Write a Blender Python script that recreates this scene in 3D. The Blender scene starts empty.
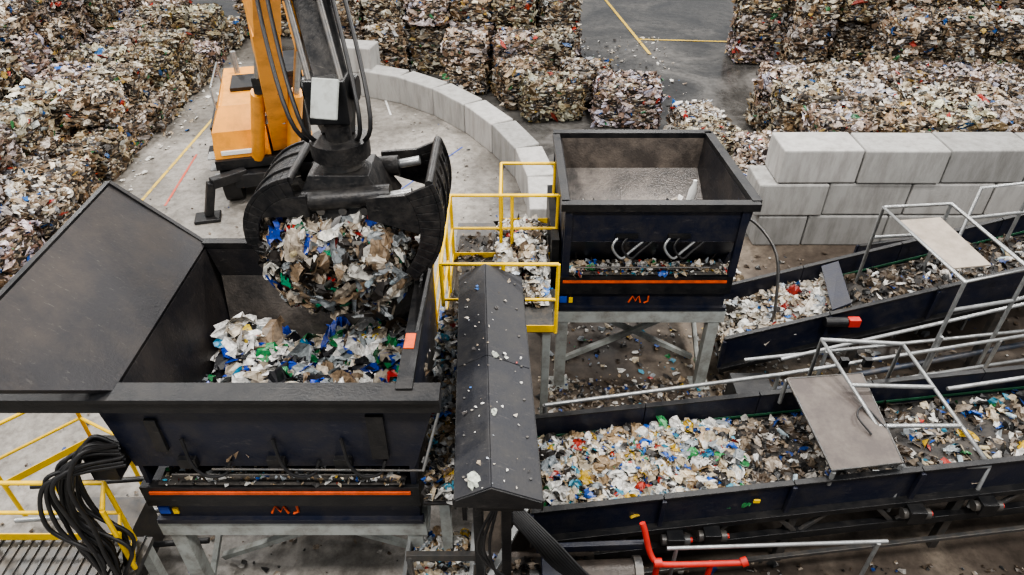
import bpy, math, random
import numpy as np
from mathutils import Vector, Matrix, Euler
random.seed(7); R=np.random.default_rng(11)

# ------------------------------------------------------------------ materials
def M(name,col,rough=.5,metal=0.,dirt=None,amt=.5,scale=4.,bump=.0,fine=40.,spec=.5,streak=False,scuff=0.):
    m=bpy.data.materials.new(name); m.use_nodes=True; nt=m.node_tree; N=nt.nodes; L=nt.links
    b=N['Principled BSDF']; b.inputs['Metallic'].default_value=metal; b.inputs['Roughness'].default_value=rough
    b.inputs['Specular IOR Level'].default_value=spec
    tc=N.new('ShaderNodeTexCoord'); n1=N.new('ShaderNodeTexNoise'); n1.inputs['Scale'].default_value=scale; n1.inputs['Detail'].default_value=8; n1.inputs['Roughness'].default_value=.7
    if streak:
        mp=N.new('ShaderNodeMapping'); mp.inputs['Scale'].default_value=(2.2,2.2,.5); L.new(tc.outputs['Object'],mp.inputs[0]); L.new(mp.outputs[0],n1.inputs['Vector'])
    else: L.new(tc.outputs['Object'],n1.inputs['Vector'])
    r=N.new('ShaderNodeValToRGB'); r.color_ramp.elements[0].position=.42; r.color_ramp.elements[1].position=.68
    L.new(n1.outputs['Fac'],r.inputs[0])
    mu=N.new('ShaderNodeMath'); mu.operation='MULTIPLY'; mu.inputs[1].default_value=amt; L.new(r.outputs[0],mu.inputs[0])
    mx=N.new('ShaderNodeMix'); mx.data_type='RGBA'
    mx.inputs[6].default_value=(*col,1); d=dirt or tuple(c*.55 for c in col); mx.inputs[7].default_value=(*d,1)
    L.new(mu.outputs[0],mx.inputs[0]); out=mx.outputs[2]
    n2=N.new('ShaderNodeTexNoise'); n2.inputs['Scale'].default_value=fine; n2.inputs['Detail'].default_value=5; L.new(tc.outputs['Object'],n2.inputs['Vector'])
    if scuff:   # fine dusty scuffs / scratches
        mp2=N.new('ShaderNodeMapping'); mp2.inputs['Scale'].default_value=(3,22,9); mp2.inputs['Rotation'].default_value=(.3,.2,.5); L.new(tc.outputs['Object'],mp2.inputs[0])
        n3=N.new('ShaderNodeTexNoise'); n3.inputs['Scale'].default_value=1.6; n3.inputs['Detail'].default_value=10; n3.inputs['Roughness'].default_value=.8; L.new(mp2.outputs[0],n3.inputs['Vector'])
        r3=N.new('ShaderNodeValToRGB'); r3.color_ramp.elements[0].position=.58; r3.color_ramp.elements[1].position=.72; L.new(n3.outputs['Fac'],r3.inputs[0])
        m3=N.new('ShaderNodeMath'); m3.operation='MULTIPLY'; m3.inputs[1].default_value=scuff; L.new(r3.outputs[0],m3.inputs[0])
        mx3=N.new('ShaderNodeMix'); mx3.data_type='RGBA'; L.new(m3.outputs[0],mx3.inputs[0]); L.new(out,mx3.inputs[6]); mx3.inputs[7].default_value=(.20,.18,.16,1); out=mx3.outputs[2]
    L.new(out,b.inputs['Base Color'])
    mr=N.new('ShaderNodeMapRange'); mr.inputs['To Min'].default_value=max(.05,rough-.15); mr.inputs['To Max'].default_value=min(1,rough+.2)
    L.new(n1.outputs['Fac'],mr.inputs['Value']); L.new(mr.outputs[0],b.inputs['Roughness'])
    if bump:
        bp=N.new('ShaderNodeBump'); bp.inputs['Strength'].default_value=bump; bp.inputs['Distance'].default_value=.03
        L.new(n2.outputs['Fac'],bp.inputs['Height']); L.new(bp.outputs[0],b.inputs['Normal'])
    return m

navy=M('navy_paint',(.007,.010,.024),.4,0,(.05,.044,.038),.5,3.5,.1,spec=.4,scuff=.35)
hoodp=M('dusty_black_hood_paint',(.013,.014,.019),.5,0,(.045,.042,.038),.6,3,.1,spec=.4,scuff=.4)
blackp=M('black_paint',(.007,.0075,.009),.4,0,(.045,.04,.036),.45,5,.1,spec=.4,scuff=.3)
grap=M('grapple_black_steel',(.012,.012,.013),.4,.3,(.07,.062,.055),.6,7,.15,scuff=.4)
wornp=M('worn_hopper_steel',(.016,.0155,.018),.42,.1,(.055,.045,.038),.7,1.6,.15,spec=.35,scuff=.45)
brownst=M('rusty_liner_steel',(.045,.037,.032),.4,.3,(.13,.105,.085),.8,3,.2)
linerst=M('grey_liner_steel',(.055,.05,.047),.3,.4,(.17,.145,.125),.8,2.5,.2,scuff=.4)
framegrey=M('grey_frame_paint',(.38,.40,.38),.5,0,(.13,.11,.09),.7,5,.05)
steel=M('galvanised_steel',(.36,.37,.37),.35,.6,(.15,.14,.13),.6,8,.05)
darksteel=M('grimy_steel',(.08,.08,.08),.4,.5,(.18,.15,.12),.6,8,.05)
yellow=M('yellow_rail_paint',(.9,.58,.004),.4,0,(.4,.25,.03),.4,8)
orange=M('orange_machine_paint',(.82,.34,.035),.38,0,(.3,.13,.03),.5,3)
redor=M('orange_stripe_paint',(.75,.10,.015),.5,0,(.2,.05,.02),.7,8)
red=M('red_pipe_paint',(.55,.03,.02),.4,0,(.25,.03,.02),.5,8)
blue=M('blue_label',(.02,.07,.4),.5)
white=M('white_plastic',(.75,.75,.73),.4,0,(.5,.5,.48),.4,8)
rubber=M('black_rubber',(.008,.008,.009),.45,0,(.03,.027,.025),.5,8)
beltm=M('dirty_belt_rubber',(.02,.018,.017),.7,0,(.07,.06,.05),.9,6,.3)
glass=M('dark_cab_glass',(.015,.02,.025),.1)
green=M('green_belt_edge',(.02,.10,.05),.5)
plateg=M('dusty_cover_plate',(.07,.056,.050),.5,.1,(.16,.135,.115),.7,3,.1,scuff=.3)
beige=M('beige_cover_plate',(.33,.28,.23),.6,0,(.18,.15,.12),.7,4,.1)
conc=[M('concrete_block_%s'%s,c,.85,0,d,.85,2.5,.25,60,streak=True) for s,c,d in (('a',(.34,.335,.32),(.21,.2,.19)),('b',(.28,.275,.265),(.165,.16,.15)),('c',(.40,.39,.375),(.25,.24,.225)))]

def floor_mat(name,c1,c2,c3,rough,lo=.25):
    m=bpy.data.materials.new(name); m.use_nodes=True; nt=m.node_tree; N=nt.nodes; L=nt.links; b=N['Principled BSDF']
    tc=N.new('ShaderNodeTexCoord')
    a=N.new('ShaderNodeTexNoise'); a.inputs['Scale'].default_value=.4; a.inputs['Detail'].default_value=9; a.inputs['Roughness'].default_value=.65; a.inputs['Distortion'].default_value=.8
    c=N.new('ShaderNodeTexNoise'); c.inputs['Scale'].default_value=6; c.inputs['Detail'].default_value=9; c.inputs['Roughness'].default_value=.8
    L.new(tc.outputs['Object'],a.inputs['Vector']); L.new(tc.outputs['Object'],c.inputs['Vector'])
    r=N.new('ShaderNodeValToRGB'); e=r.color_ramp.elements; e[0].position=.38; e[0].color=(*c1,1); e[1].position=.62; e[1].color=(*c3,1)
    k=e.new(.5); k.color=(*c2,1)
    L.new(a.outputs['Fac'],r.inputs[0])
    r2=N.new('ShaderNodeValToRGB'); r2.color_ramp.elements[0].position=.35; r2.color_ramp.elements[0].color=(.5,.48,.46,1); r2.color_ramp.elements[1].position=.58; r2.color_ramp.elements[1].color=(1,1,1,1)
    L.new(c.outputs['Fac'],r2.inputs[0])
    mx=N.new('ShaderNodeMix'); mx.data_type='RGBA'; mx.blend_type='MULTIPLY'; mx.inputs[0].default_value=1
    L.new(r.outputs[0],mx.inputs[6]); L.new(r2.outputs[0],mx.inputs[7]); L.new(mx.outputs[2],b.inputs['Base Color'])
    mr=N.new('ShaderNodeMapRange'); mr.inputs['From Min'].default_value=.35; mr.inputs['From Max'].default_value=.65; mr.inputs['To Min'].default_value=lo; mr.inputs['To Max'].default_value=rough
    L.new(a.outputs['Fac'],mr.inputs['Value']); L.new(mr.outputs[0],b.inputs['Roughness'])
    return m
f_base=floor_mat('wet_concrete_floor',(.035,.034,.033),(.08,.077,.073),(.15,.143,.135),.45,.1)
f_apron=floor_mat('swept_concrete_floor',(.17,.158,.142),(.275,.257,.232),(.36,.335,.305),.55,.28)
f_bay=floor_mat('dirty_brown_floor',(.045,.034,.026),(.09,.07,.054),(.19,.155,.12),.8,.45)

def col_mat(name,rough):
    m=bpy.data.materials.new(name); m.use_nodes=True; nt=m.node_tree; N=nt.nodes; L=nt.links; b=N['Principled BSDF']
    at=N.new('ShaderNodeAttribute'); at.attribute_name='Col'
    tc=N.new('ShaderNodeTexCoord'); n=N.new('ShaderNodeTexNoise'); n.inputs['Scale'].default_value=30; L.new(tc.outputs['Object'],n.inputs['Vector'])
    mr=N.new('ShaderNodeMapRange'); mr.inputs['From Min'].default_value=.3; mr.inputs['From Max'].default_value=.7; mr.inputs['To Min'].default_value=.5; mr.inputs['To Max'].default_value=1.1
    L.new(n.outputs['Fac'],mr.inputs['Value'])
    vm=N.new('ShaderNodeVectorMath'); vm.operation='SCALE'; L.new(at.outputs['Color'],vm.inputs[0]); L.new(mr.outputs[0],vm.inputs['Scale'])
    L.new(vm.outputs[0],b.inputs['Base Color']); b.inputs['Roughness'].default_value=rough
    return m
wastem=col_mat('shredded_plastic_waste',.35)
def bale_mat():
    m=bpy.data.materials.new('compressed_bale_waste'); m.use_nodes=True; nt=m.node_tree; N=nt.nodes; L=nt.links; b=N['Principled BSDF']
    tc=N.new('ShaderNodeTexCoord'); mp=N.new('ShaderNodeMapping'); mp.inputs['Scale'].default_value=(11,11,26); L.new(tc.outputs['Object'],mp.inputs[0])
    ns=N.new('ShaderNodeTexNoise'); ns.inputs['Scale'].default_value=.8; L.new(mp.outputs[0],ns.inputs['Vector'])
    ad=N.new('ShaderNodeVectorMath'); ad.operation='ADD'; L.new(mp.outputs[0],ad.inputs[0]); L.new(ns.outputs['Color'],ad.inputs[1])
    v=N.new('ShaderNodeTexVoronoi'); v.inputs['Scale'].default_value=1; L.new(ad.outputs[0],v.inputs['Vector'])
    sp=N.new('ShaderNodeSeparateColor'); L.new(v.outputs['Color'],sp.inputs[0])
    r=N.new('ShaderNodeValToRGB'); r.color_ramp.interpolation='CONSTANT'; e=r.color_ramp.elements
    pal=[(0,(.01,.008,.006)),(.28,(.05,.035,.024)),(.5,(.13,.09,.055)),(.68,(.22,.17,.115)),(.8,(.08,.08,.09)),(.86,(.33,.28,.21)),(.94,(.5,.47,.42))]
    e[0].color=(*pal[0][1],1); e[1].position=pal[1][0]; e[1].color=(*pal[1][1],1)
    for p,c in pal[2:]:
        k=e.new(p); k.color=(*c,1)
    L.new(sp.outputs[0],r.inputs[0]); L.new(r.outputs[0],b.inputs['Base Color'])
    bp=N.new('ShaderNodeBump'); bp.inputs['Distance'].default_value=.05; bp.inputs['Strength'].default_value=.9; bp.invert=True
    L.new(v.outputs['Distance'],bp.inputs['Height']); L.new(bp.outputs[0],b.inputs['Normal']); b.inputs['Roughness'].default_value=.7
    return m
balem=bale_mat()

# ------------------------------------------------------------------ mesh builder
class B:
    def __init__(s): s.v=[];s.f=[];s.m=[];s.sm=[];s.mats=[]
    def mi(s,mat):
        if mat not in s.mats: s.mats.append(mat)
        return s.mats.index(mat)
    def add(s,vs,fs,mat,smooth=False):
        o=len(s.v); s.v+= [tuple(p) for p in vs]; k=s.mi(mat)
        for f in fs: s.f.append(tuple(i+o for i in f)); s.m.append(k); s.sm.append(smooth)
    def hexa(s,p,mat):
        s.add(p,[(0,3,2,1),(4,5,6,7),(0,1,5,4),(1,2,6,5),(2,3,7,6),(3,0,4,7)],mat)
    def bb(s,lo,hi,mat):
        a,b=lo,hi; s.hexa([(a[0],a[1],a[2]),(b[0],a[1],a[2]),(b[0],b[1],a[2]),(a[0],b[1],a[2]),(a[0],a[1],b[2]),(b[0],a[1],b[2]),(b[0],b[1],b[2]),(a[0],b[1],b[2])],mat)
    def box(s,c,d,mat,rot=(0,0,0)):
        m=Euler(rot).to_matrix(); c=Vector(c)
        P=[(-1,-1,-1),(1,-1,-1),(1,1,-1),(-1,1,-1),(-1,-1,1),(1,-1,1),(1,1,1),(-1,1,1)]
        s.hexa([c+m@Vector((p[0]*d[0]/2,p[1]*d[1]/2,p[2]*d[2]/2)) for p in P],mat)
    def beam(s,p,q,w,h,mat,w2=None,h2=None,up=(0,0,1)):
        p=Vector(p);q=Vector(q); d=(q-p).normalized(); up=Vector(up)
        if abs(d.dot(up))>.97: up=Vector((0,1,0))
        x=d.cross(up).normalized(); y=x.cross(d).normalized(); w2=w2 or w; h2=h2 or h
        s.hexa([p-x*w/2-y*h/2,p+x*w/2-y*h/2,p+x*w/2+y*h/2,p-x*w/2+y*h/2,q-x*w2/2-y*h2/2,q+x*w2/2-y*h2/2,q+x*w2/2+y*h2/2,q-x*w2/2+y*h2/2],mat)
    def tube(s,pts,r,mat,n=9):
        pts=[Vector(p) for p in pts]; rings=[]; nrm=None
        for i,p in enumerate(pts):
            a=pts[max(i-1,0)]; b=pts[min(i+1,len(pts)-1)]; t=(b-a).normalized()
            if nrm is None: nrm=t.cross(Vector((.13,.31,1))).normalized()
            nrm=(nrm-t*nrm.dot(t)).normalized(); bi=t.cross(nrm)
            rr=r[i] if isinstance(r,(list,tuple)) else r
            rings.append([p+(nrm*math.cos(2*math.pi*k/n)+bi*math.sin(2*math.pi*k/n))*rr for k in range(n)])
        vs=[v for g in rings for v in g]; fs=[]
        for i in range(len(pts)-1):
            for k in range(n): fs.append((i*n+k,i*n+(k+1)%n,(i+1)*n+(k+1)%n,(i+1)*n+k))
        s.add(vs,fs,mat,True)
        s.add([*rings[0]],[tuple(range(n))[::-1]],mat); s.add([*rings[-1]],[tuple(range(n))],mat)
    def tubes(s,segs,r,mat):
        for g in segs: s.tube(g,r,mat)
    def poly(s,pts,th,mat):
        P=[Vector(p) for p in pts]; nr=Vector((0,0,0))
        for i in range(len(P)):
            a=P[i];b=P[(i+1)%len(P)]; nr+=a.cross(b)
        nr.normalize(); n=len(P); vs=[p+nr*th/2 for p in P]+[p-nr*th/2 for p in P]
        s.add(vs,[tuple(range(n)),tuple(range(2*n-1,n-1,-1))]+[(i,n+i,n+(i+1)%n,(i+1)%n) for i in range(n)],mat)
    def obj(s,name,bevel=0.,parent=None):
        me=bpy.data.meshes.new(name); me.from_pydata(s.v,[],s.f)
        for m in s.mats: me.materials.append(m)
        me.polygons.foreach_set('material_index',s.m); me.polygons.foreach_set('use_smooth',s.sm); me.update()
        o=bpy.data.objects.new(name,me); bpy.context.scene.collection.objects.link(o)
        if bevel:
            b=o.modifiers.new('edge_bevel','BEVEL'); b.width=bevel; b.segments=2; b.limit_method='ANGLE'; b.angle_limit=math.radians(50)
        if parent: o.parent=parent
        return o
def smooth(pts,n=6):
    P=[Vector(p) for p in pts]; P=[P[0]*2-P[1]]+P+[P[-1]*2-P[-2]]; out=[]
    for i in range(1,len(P)-2):
        a,b,c,d=P[i-1:i+3]
        for k in range(n):
            t=k/n; out.append(.5*((2*b)+(c-a)*t+(2*a-5*b+4*c-d)*t*t+(3*b-a-3*c+d)*t**3))
    out.append(P[-2]); return out

# ------------------------------------------------------------------ waste
W=(.8,.78,.75)
PAL_BALE=[((.70,.68,.63),.17),((.52,.45,.35),.16),((.34,.25,.17),.17),((.17,.115,.07),.16),((.03,.024,.02),.15),((.24,.23,.22),.07),((.45,.48,.52),.06),((.02,.09,.3),.018),((.38,.04,.02),.012),((.04,.18,.07),.012),((.5,.36,.12),.02)]
PAL_WHITE=[((.80,.78,.73),.33),((.58,.52,.44),.22),((.38,.30,.21),.15),((.18,.13,.09),.1),((.04,.033,.03),.1),((.46,.5,.55),.06),((.03,.14,.42),.02),((.4,.04,.03),.01)]
PAL_MIX=[(W,.22),((.50,.43,.34),.13),((.24,.17,.11),.1),((.013,.013,.016),.27),((.01,.05,.38),.08),((.01,.2,.36),.03),((.4,.02,.015),.014),((.02,.22,.07),.03),((.55,.40,.05),.018),((.30,.33,.34),.12)]
PAL_CLUMP=[((.70,.67,.6),.2),((.45,.38,.3),.2),((.27,.19,.12),.2),((.03,.024,.02),.18),((.015,.05,.3),.04),((.01,.25,.12),.03),((.36,.02,.015),.012),((.3,.32,.33),.13)]
PAL_CONV=[((.74,.72,.68),.28),((.57,.48,.35),.18),((.38,.27,.16),.15),((.045,.04,.037),.14),((.02,.10,.42),.05),((.06,.28,.4),.035),((.42,.04,.025),.02),((.04,.25,.08),.02),((.58,.38,.04),.025),((.3,.33,.35),.10)]
PAL_DARK=[((.5,.47,.43),.12),((.24,.19,.14),.2),((.09,.065,.045),.34),((.02,.02,.02),.24),((.03,.07,.25),.03),((.34,.28,.22),.07)]
def unit(a): return a/np.maximum(np.linalg.norm(a,axis=1,keepdims=True),1e-6)
def pick(pal,n):
    pc=np.array([c for c,_ in pal]); w=np.array([x for _,x in pal]); w=w/w.sum()
    return pc[R.choice(len(pal),n,p=w)]*(.65+.42*R.random((n,1)))
def scraps(P,Nn,size,pal,stretch=1.6,tilt=.5,align=False):
    n=len(P); nn=unit(Nn+tilt*R.normal(size=(n,3))); 
    t=R.normal(size=(n,3))
    if align=='v': t=np.array([[0,0,1.]])+.45*t
    elif align: t=np.cross(nn,np.array([[0,0,1.]]))+.25*t
    t=unit(t-nn*np.sum(t*nn,1,keepdims=True)); b=np.cross(nn,t)
    s=size*(.4+R.random(n)**2.5*1.9); st=1+R.random(n)*(stretch-1)
    K=5; V=np.zeros((n,K+1,3))
    for k in range(K):
        a=2*math.pi*k/K+R.normal(size=n)*.25; r=s*(.5+.5*R.random(n))
        V[:,k]=P+t*(np.cos(a)*r*st)[:,None]+b*(np.sin(a)*r)[:,None]+nn*(R.normal(size=n)*.25*s)[:,None]
    V[:,K]=P+nn*(s*.3*R.random(n))[:,None]
    base=np.arange(n)[:,None]*(K+1)
    F=np.concatenate([np.stack([base[:,0]+k,base[:,0]+(k+1)%K,base[:,0]+K],1) for k in range(K)])
    C=np.repeat(pick(pal,n)[:,None],K+1,1).reshape(-1,3)
    return V.reshape(-1,3),F,C
def bags(P,Nn,size,pal,stretch=1.8,tilt=.6):
    n=len(P); nn=unit(Nn+tilt*R.normal(size=(n,3))); t=R.normal(size=(n,3)); t=unit(t-nn*np.sum(t*nn,1,keepdims=True)); b=np.cross(nn,t)
    G=6; s=size*(.6+R.random(n)**1.5*1.2); st=1+R.random(n)*(stretch-1)
    V=np.zeros((n,G*G,3))
    for i in range(G):
        for j in range(G):
            u=(i/(G-1)*2-1)+R.normal(size=n)*.15; v=(j/(G-1)*2-1)+R.normal(size=n)*.15
            rr=np.sqrt(u*u+v*v); k=np.where(rr>1,1/rr,1)**.8
            V[:,i*G+j]=P+t*(u*k*s*st)[:,None]+b*(v*k*s)[:,None]+nn*((.6-.6*rr+R.normal(size=n)*.2)*s)[:,None]
    q=[(i*G+j,(i+1)*G+j,(i+1)*G+j+1,i*G+j+1) for i in range(G-1) for j in range(G-1)]
    tr=[(a,b_,c) for a,b_,c,d in q]+[(a,c,d) for a,b_,c,d in q]
    F=(np.array(tr)[None]+(np.arange(n)*G*G)[:,None,None]).reshape(-1,3)
    C=np.repeat(pick(pal,n)[:,None],G*G,1).reshape(-1,3)
    return V.reshape(-1,3),F,C
def bottles(P,size,pal):
    n=len(P); t=unit(R.normal(size=(n,3))*np.array([1,1,.35])); a=unit(np.cross(t,R.normal(size=(n,3)))); b=np.cross(t,a)
    prof=[(-1,.0),(-1,.33),(.3,.36),(.62,.30),(.85,.12),(1.05,.12),(1.05,0)]; K=8; s=size*(.7+.5*R.random(n)); V=np.zeros((n,len(prof)*K,3))
    for i,(z,r) in enumerate(prof):
        for k in range(K):
            an=2*math.pi*k/K; rr=r*(1+.25*math.sin(i*2+k))
            V[:,i*K+k]=P+t*(z*s)[:,None]+a*(math.cos(an)*rr*s)[:,None]+b*(math.sin(an)*rr*s*.75)[:,None]
    tr=[]
    for i in range(len(prof)-1):
        for k in range(K):
            p0,p1,p2,p3=i*K+k,i*K+(k+1)%K,(i+1)*K+(k+1)%K,(i+1)*K+k; tr+=[(p0,p1,p2),(p0,p2,p3)]
    F=(np.array(tr)[None]+(np.arange(n)*len(prof)*K)[:,None,None]).reshape(-1,3)
    C=np.repeat(pick(pal,n)[:,None],len(prof)*K,1).reshape(-1,3)
    return V.reshape(-1,3),F,C
PAL_BOT=[((.75,.76,.75),.4),((.45,.55,.6),.2),((.03,.15,.45),.1),((.05,.3,.15),.08),((.45,.05,.03),.04),((.6,.5,.3),.1),((.05,.05,.05),.08)]
def waste_obj(name,chunks,solids=None,parent=None):
    V=[];F=[];C=[];MI=[];o=0; mats=[wastem]
    for v,f,c in chunks:
        V.append(v);F+= (f+o).tolist();C.append(c);MI+=[0]*len(f);o+=len(v)
    for v,f,mt in (solids or []):
        if mt not in mats: mats.append(mt)
        v=np.array(v); V.append(v); F+=[tuple(i+o for i in q) for q in f]; C.append(np.tile([[.1,.08,.06]],(len(v),1))); MI+=[mats.index(mt)]*len(f); o+=len(v)
    V=np.concatenate(V);C=np.concatenate(C)
    me=bpy.data.meshes.new(name); me.from_pydata(V.tolist(),[],F)
    for m in mats: me.materials.append(m)
    me.polygons.foreach_set('material_index',MI)
    at=me.attributes.new('Col','FLOAT_COLOR','POINT'); at.data.foreach_set('color',np.concatenate([C,np.ones((len(C),1))],1).ravel().astype(np.float32)); me.update()
    ob=bpy.data.objects.new(name,me); bpy.context.scene.collection.objects.link(ob)
    if parent: ob.parent=parent
    return ob
def hfield(seed):
    g=np.random.default_rng(seed); k=[(g.uniform(3,14),g.uniform(3,14),g.uniform(0,6)) for _ in range(7)]
    return lambda u,v: .5+.5*sum(np.sin(a*u+b*v+c) for a,b,c in k)/3.2
class PileAcc:
    def __init__(s): s.c=[];s.s=[]
    def add(s,O,U,Vv,amp,n,size,pal,seed=1,base=.02,edge=.15,solid=None,tilt=.7,stretch=1.8,bag=.12,bagsize=2.0,bot=0,botsize=.07):
        O=np.array(O,float);U=np.array(U,float);Vv=np.array(Vv,float); h=hfield(seed)
        def fall(u,v):
            if edge<=0: return 1
            return np.clip(np.minimum(np.minimum(u,1-u),np.minimum(v,1-v))/edge,0,1)**.6
        H=lambda u,v: base+amp*np.clip(h(u,v),0,1.3)*fall(u,v)
        def smp(n,m=.0):
            u=m+R.random(n)*(1-2*m);v=m+R.random(n)*(1-2*m)
            P=O+u[:,None]*U+v[:,None]*Vv; P[:,2]+=H(u,v)+R.random(n)*size*.6; return P
        P=smp(n); s.c.append(scraps(P,np.tile([[0,0,1.]],(n,1)),size,pal,stretch,tilt))
        nb=int(n*bag)
        if nb: P=smp(nb,.04); s.c.append(bags(P,np.tile([[0,0,1.]],(nb,1)),size*bagsize*.6,pal,stretch,tilt*.8))
        if bot: P=smp(bot,.08); P[:,2]+=.02; s.c.append(bottles(P,botsize,PAL_BOT))
        g=16; uu,vv=np.meshgrid(np.linspace(0,1,g),np.linspace(0,1,g),indexing='ij'); uu=uu.ravel();vv=vv.ravel()
        GV=O+uu[:,None]*U+vv[:,None]*Vv; GV[:,2]+=H(uu,vv)
        GF=[(i*g+j,(i+1)*g+j,(i+1)*g+j+1,i*g+j+1) for i in range(g-1) for j in range(g-1)]
        s.s.append((GV,GF,solid or beltm)); return s
    def obj(s,name='waste_pile',parent=None): return waste_obj(name,s.c,s.s,parent)

def bale_template(n=8):
    idx={};V=[];F=[]
    def vid(i,j,k):
        if (i,j,k) not in idx: idx[(i,j,k)]=len(V); V.append((i/n*2-1,j/n*2-1,k/n*2-1))
        return idx[(i,j,k)]
    for a in range(n):
        for b in range(n):
            for e in (0,n):
                F.append([vid(a,b,e),vid(a+1,b,e),vid(a+1,b+1,e),vid(a,b+1,e)])
                F.append([vid(a,e,b),vid(a+1,e,b),vid(a+1,e,b+1),vid(a,e,b+1)])
                F.append([vid(e,a,b),vid(e,a+1,b),vid(e,a+1,b+1),vid(e,a,b+1)])
    return np.array(V),F
BT,BF=bale_template()
def roundbox(p,half):
    q=p*half; r=min(half)*.42; inner=np.clip(q,-(half-r),half-r); d=q-inner; L=np.linalg.norm(d,axis=1,keepdims=True)
    q2=inner+np.where(L>1e-6,d/np.maximum(L,1e-6)*np.minimum(L,r),0)
    gx=np.exp(-((np.abs(p[:,0])-.42)/.09)**2)*.06
    bulge=1+.05*np.cos(p[:,:1]*2.5)*np.cos(p[:,1:2]*1.2)
    q2=q2*np.stack([np.ones(len(p)),1-gx,1-gx],1)*np.concatenate([bulge,bulge,np.ones_like(bulge)],1); return q2
def bales(name,lst,faces='xXyYZ',dens=150,pal=PAL_BALE,size=.04,toppal=None,topmix=.5):
    ch=[];so=[]
    for (c,s,rz) in lst:
        half=np.array(s)/2*np.array([.95,.95,1.0])*(1+R.normal(size=3)*np.array([.03,.03,.03])); rz=rz+R.normal()*.03
        ca,sa=math.cos(rz),math.sin(rz); Rm=np.array([[ca,-sa,0],[sa,ca,0],[0,0,1]])
        v=roundbox(BT,half)+R.normal(size=BT.shape)*.03
        v[:,2]=np.maximum(v[:,2],-half[2]+.0)
        so.append((v@Rm.T+np.array(c),BF,balem))
        tint=np.array([1,R.uniform(.88,1.0),R.uniform(.72,1.02)])*R.uniform(.62,1.2)
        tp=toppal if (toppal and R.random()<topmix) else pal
        for fc in faces:
            ax='xyz'.index(fc.lower()); sg=1 if fc.isupper() else -1
            A=4*half[(ax+1)%3]*half[(ax+2)%3]; n=int(A*dens)
            p=R.uniform(-1,1,(n,3)); p[:,ax]=sg; nr=np.zeros((n,3)); nr[:,ax]=sg
            q=roundbox(p,half)+nr*(R.normal(size=(n,1))*.018+.01)
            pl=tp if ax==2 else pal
            a,b,cc=scraps(q@Rm.T+np.array(c),nr@Rm.T,size,pl,3.4 if ax!=2 else 2.4,.5,align=(ax!=2))
            ch.append((a,b,cc*tint))
            nb=int(A*13)
            if nb:
                p=R.uniform(-1,1,(nb,3)); p[:,ax]=sg; nr=np.zeros((nb,3)); nr[:,ax]=sg
                a,b,cc=bags((roundbox(p,half)+nr*.01)@Rm.T+np.array(c),nr@Rm.T,.06,pl,2.2,.4); ch.append((a,b,cc*tint))
    return waste_obj(name,ch,so)

# ------------------------------------------------------------------ floor
def slab(name,pts,z,mat,th=.0):
    b=B(); n=len(pts); b.add([(x,y,z) for x,y in pts],[tuple(range(n))],mat); return b.obj(name)
slab('floor',[(-30,-6),(34,-6),(34,48),(-30,48)],0,f_base)
slab('floor_apron',[(-30,-6),(.2,-6),(.5,12.2),(.3,13.9),(-.2,15.4),(-1.1,17),(-2.2,18.3),(-3.4,19),(-9,24),(-30,24)],.004,f_apron)
slab('floor_machine_bay',[(-.6,-6),(20,-6),(20,11.6),(.3,11.6),(-.4,8)],.008,f_bay)
b=B()
def line(x0,y0,x1,y1,w,mat):
    d=Vector((x1-x0,y1-y0,0)).normalized(); n=Vector((-d.y,d.x,0))*w/2; a=Vector((x0,y0,.012)); c=Vector((x1,y1,.012))
    b.add([a-n,c-n,c+n,a+n],[(0,1,2,3)],mat)
liney=M('yellow_floor_paint',(.75,.5,.05),.6,0,(.3,.25,.15),.9,6); liner=M('red_floor_paint',(.6,.1,.06),.6,0,(.3,.18,.15),.8,6); linew=M('white_floor_paint',(.6,.6,.58),.6,0,(.3,.29,.28),.9,6)
line(-7.9,12.2,-7.8,18.4,.07,liney); line(-7.3,12.8,-7.5,15.2,.05,liner); line(3.5,30,4.4,22.3,.1,liney); line(4.25,23.8,9,23.4,.1,liney); line(-3.2,17.5,-3.9,20,.05,linew); line(-2.6,13.2,-1.2,15.6,.03,blue)
b.obj('floor_marking')

# ------------------------------------------------------------------ bale stacks
def J(s=.05): return random.uniform(-s,s)
L1=[];y=8.0
while y<24:
    for ci in range(2):
        for xi in range(2):
            if ci==1 and xi==0 and random.random()<.18: continue
            L1.append(((-9.62-xi*1.24+J(.14)+(.16 if ci==0 else 0),y+J(.05),.37+ci*.73),(1.22,1.2,.74),J(.1)))
    for ci in (1,2,3):
        L1.append(((-12.2+J(.14),y+J(),.37+ci*.73),(1.22,1.2,.74),J(.08)))
    if int(y*7)%3: L1.append(((-13.4+J(.08),y+J(),.37+3*.73),(1.22,1.2,.74),J(.06)))
    if 12<y<16.5: L1.append(((-12.3+J(.08),y+J(),.37+4*.73),(1.22,1.2,.74),J(.06)))
    y+=1.27
bales('waste_bale_stack',L1,'XyYZ',170,toppal=PAL_WHITE,topmix=.75)
L2=[]
for i,x in enumerate(np.arange(-4.9,1.9,1.25)):
    for c in range(3): L2.append(((x+J(.06),21.0+J(.15),.37+c*.73),(1.22,1.2,.74),J(.1)))
    for c in (2,3): L2.append(((x+J(.05),22.3+J(.1),.37+c*.73),(1.22,1.2,.74),J(.08)))
for x in (-1.2,.05,1.2):
    for c in range(2): L2.append(((x+J(.1),19.6+J(.15),.37+c*.73),(1.2,1.2,.74),J(.15)))
for x in np.arange(-8.6,-5.4,1.25):
    for c in range(3): L2.append(((x+J(.05),24.6+J(.1),.37+c*.73),(1.22,1.2,.74),J(.08)))
bales('waste_bale_stack',L2,'xXyZ',170,toppal=PAL_WHITE,topmix=.3)
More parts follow.
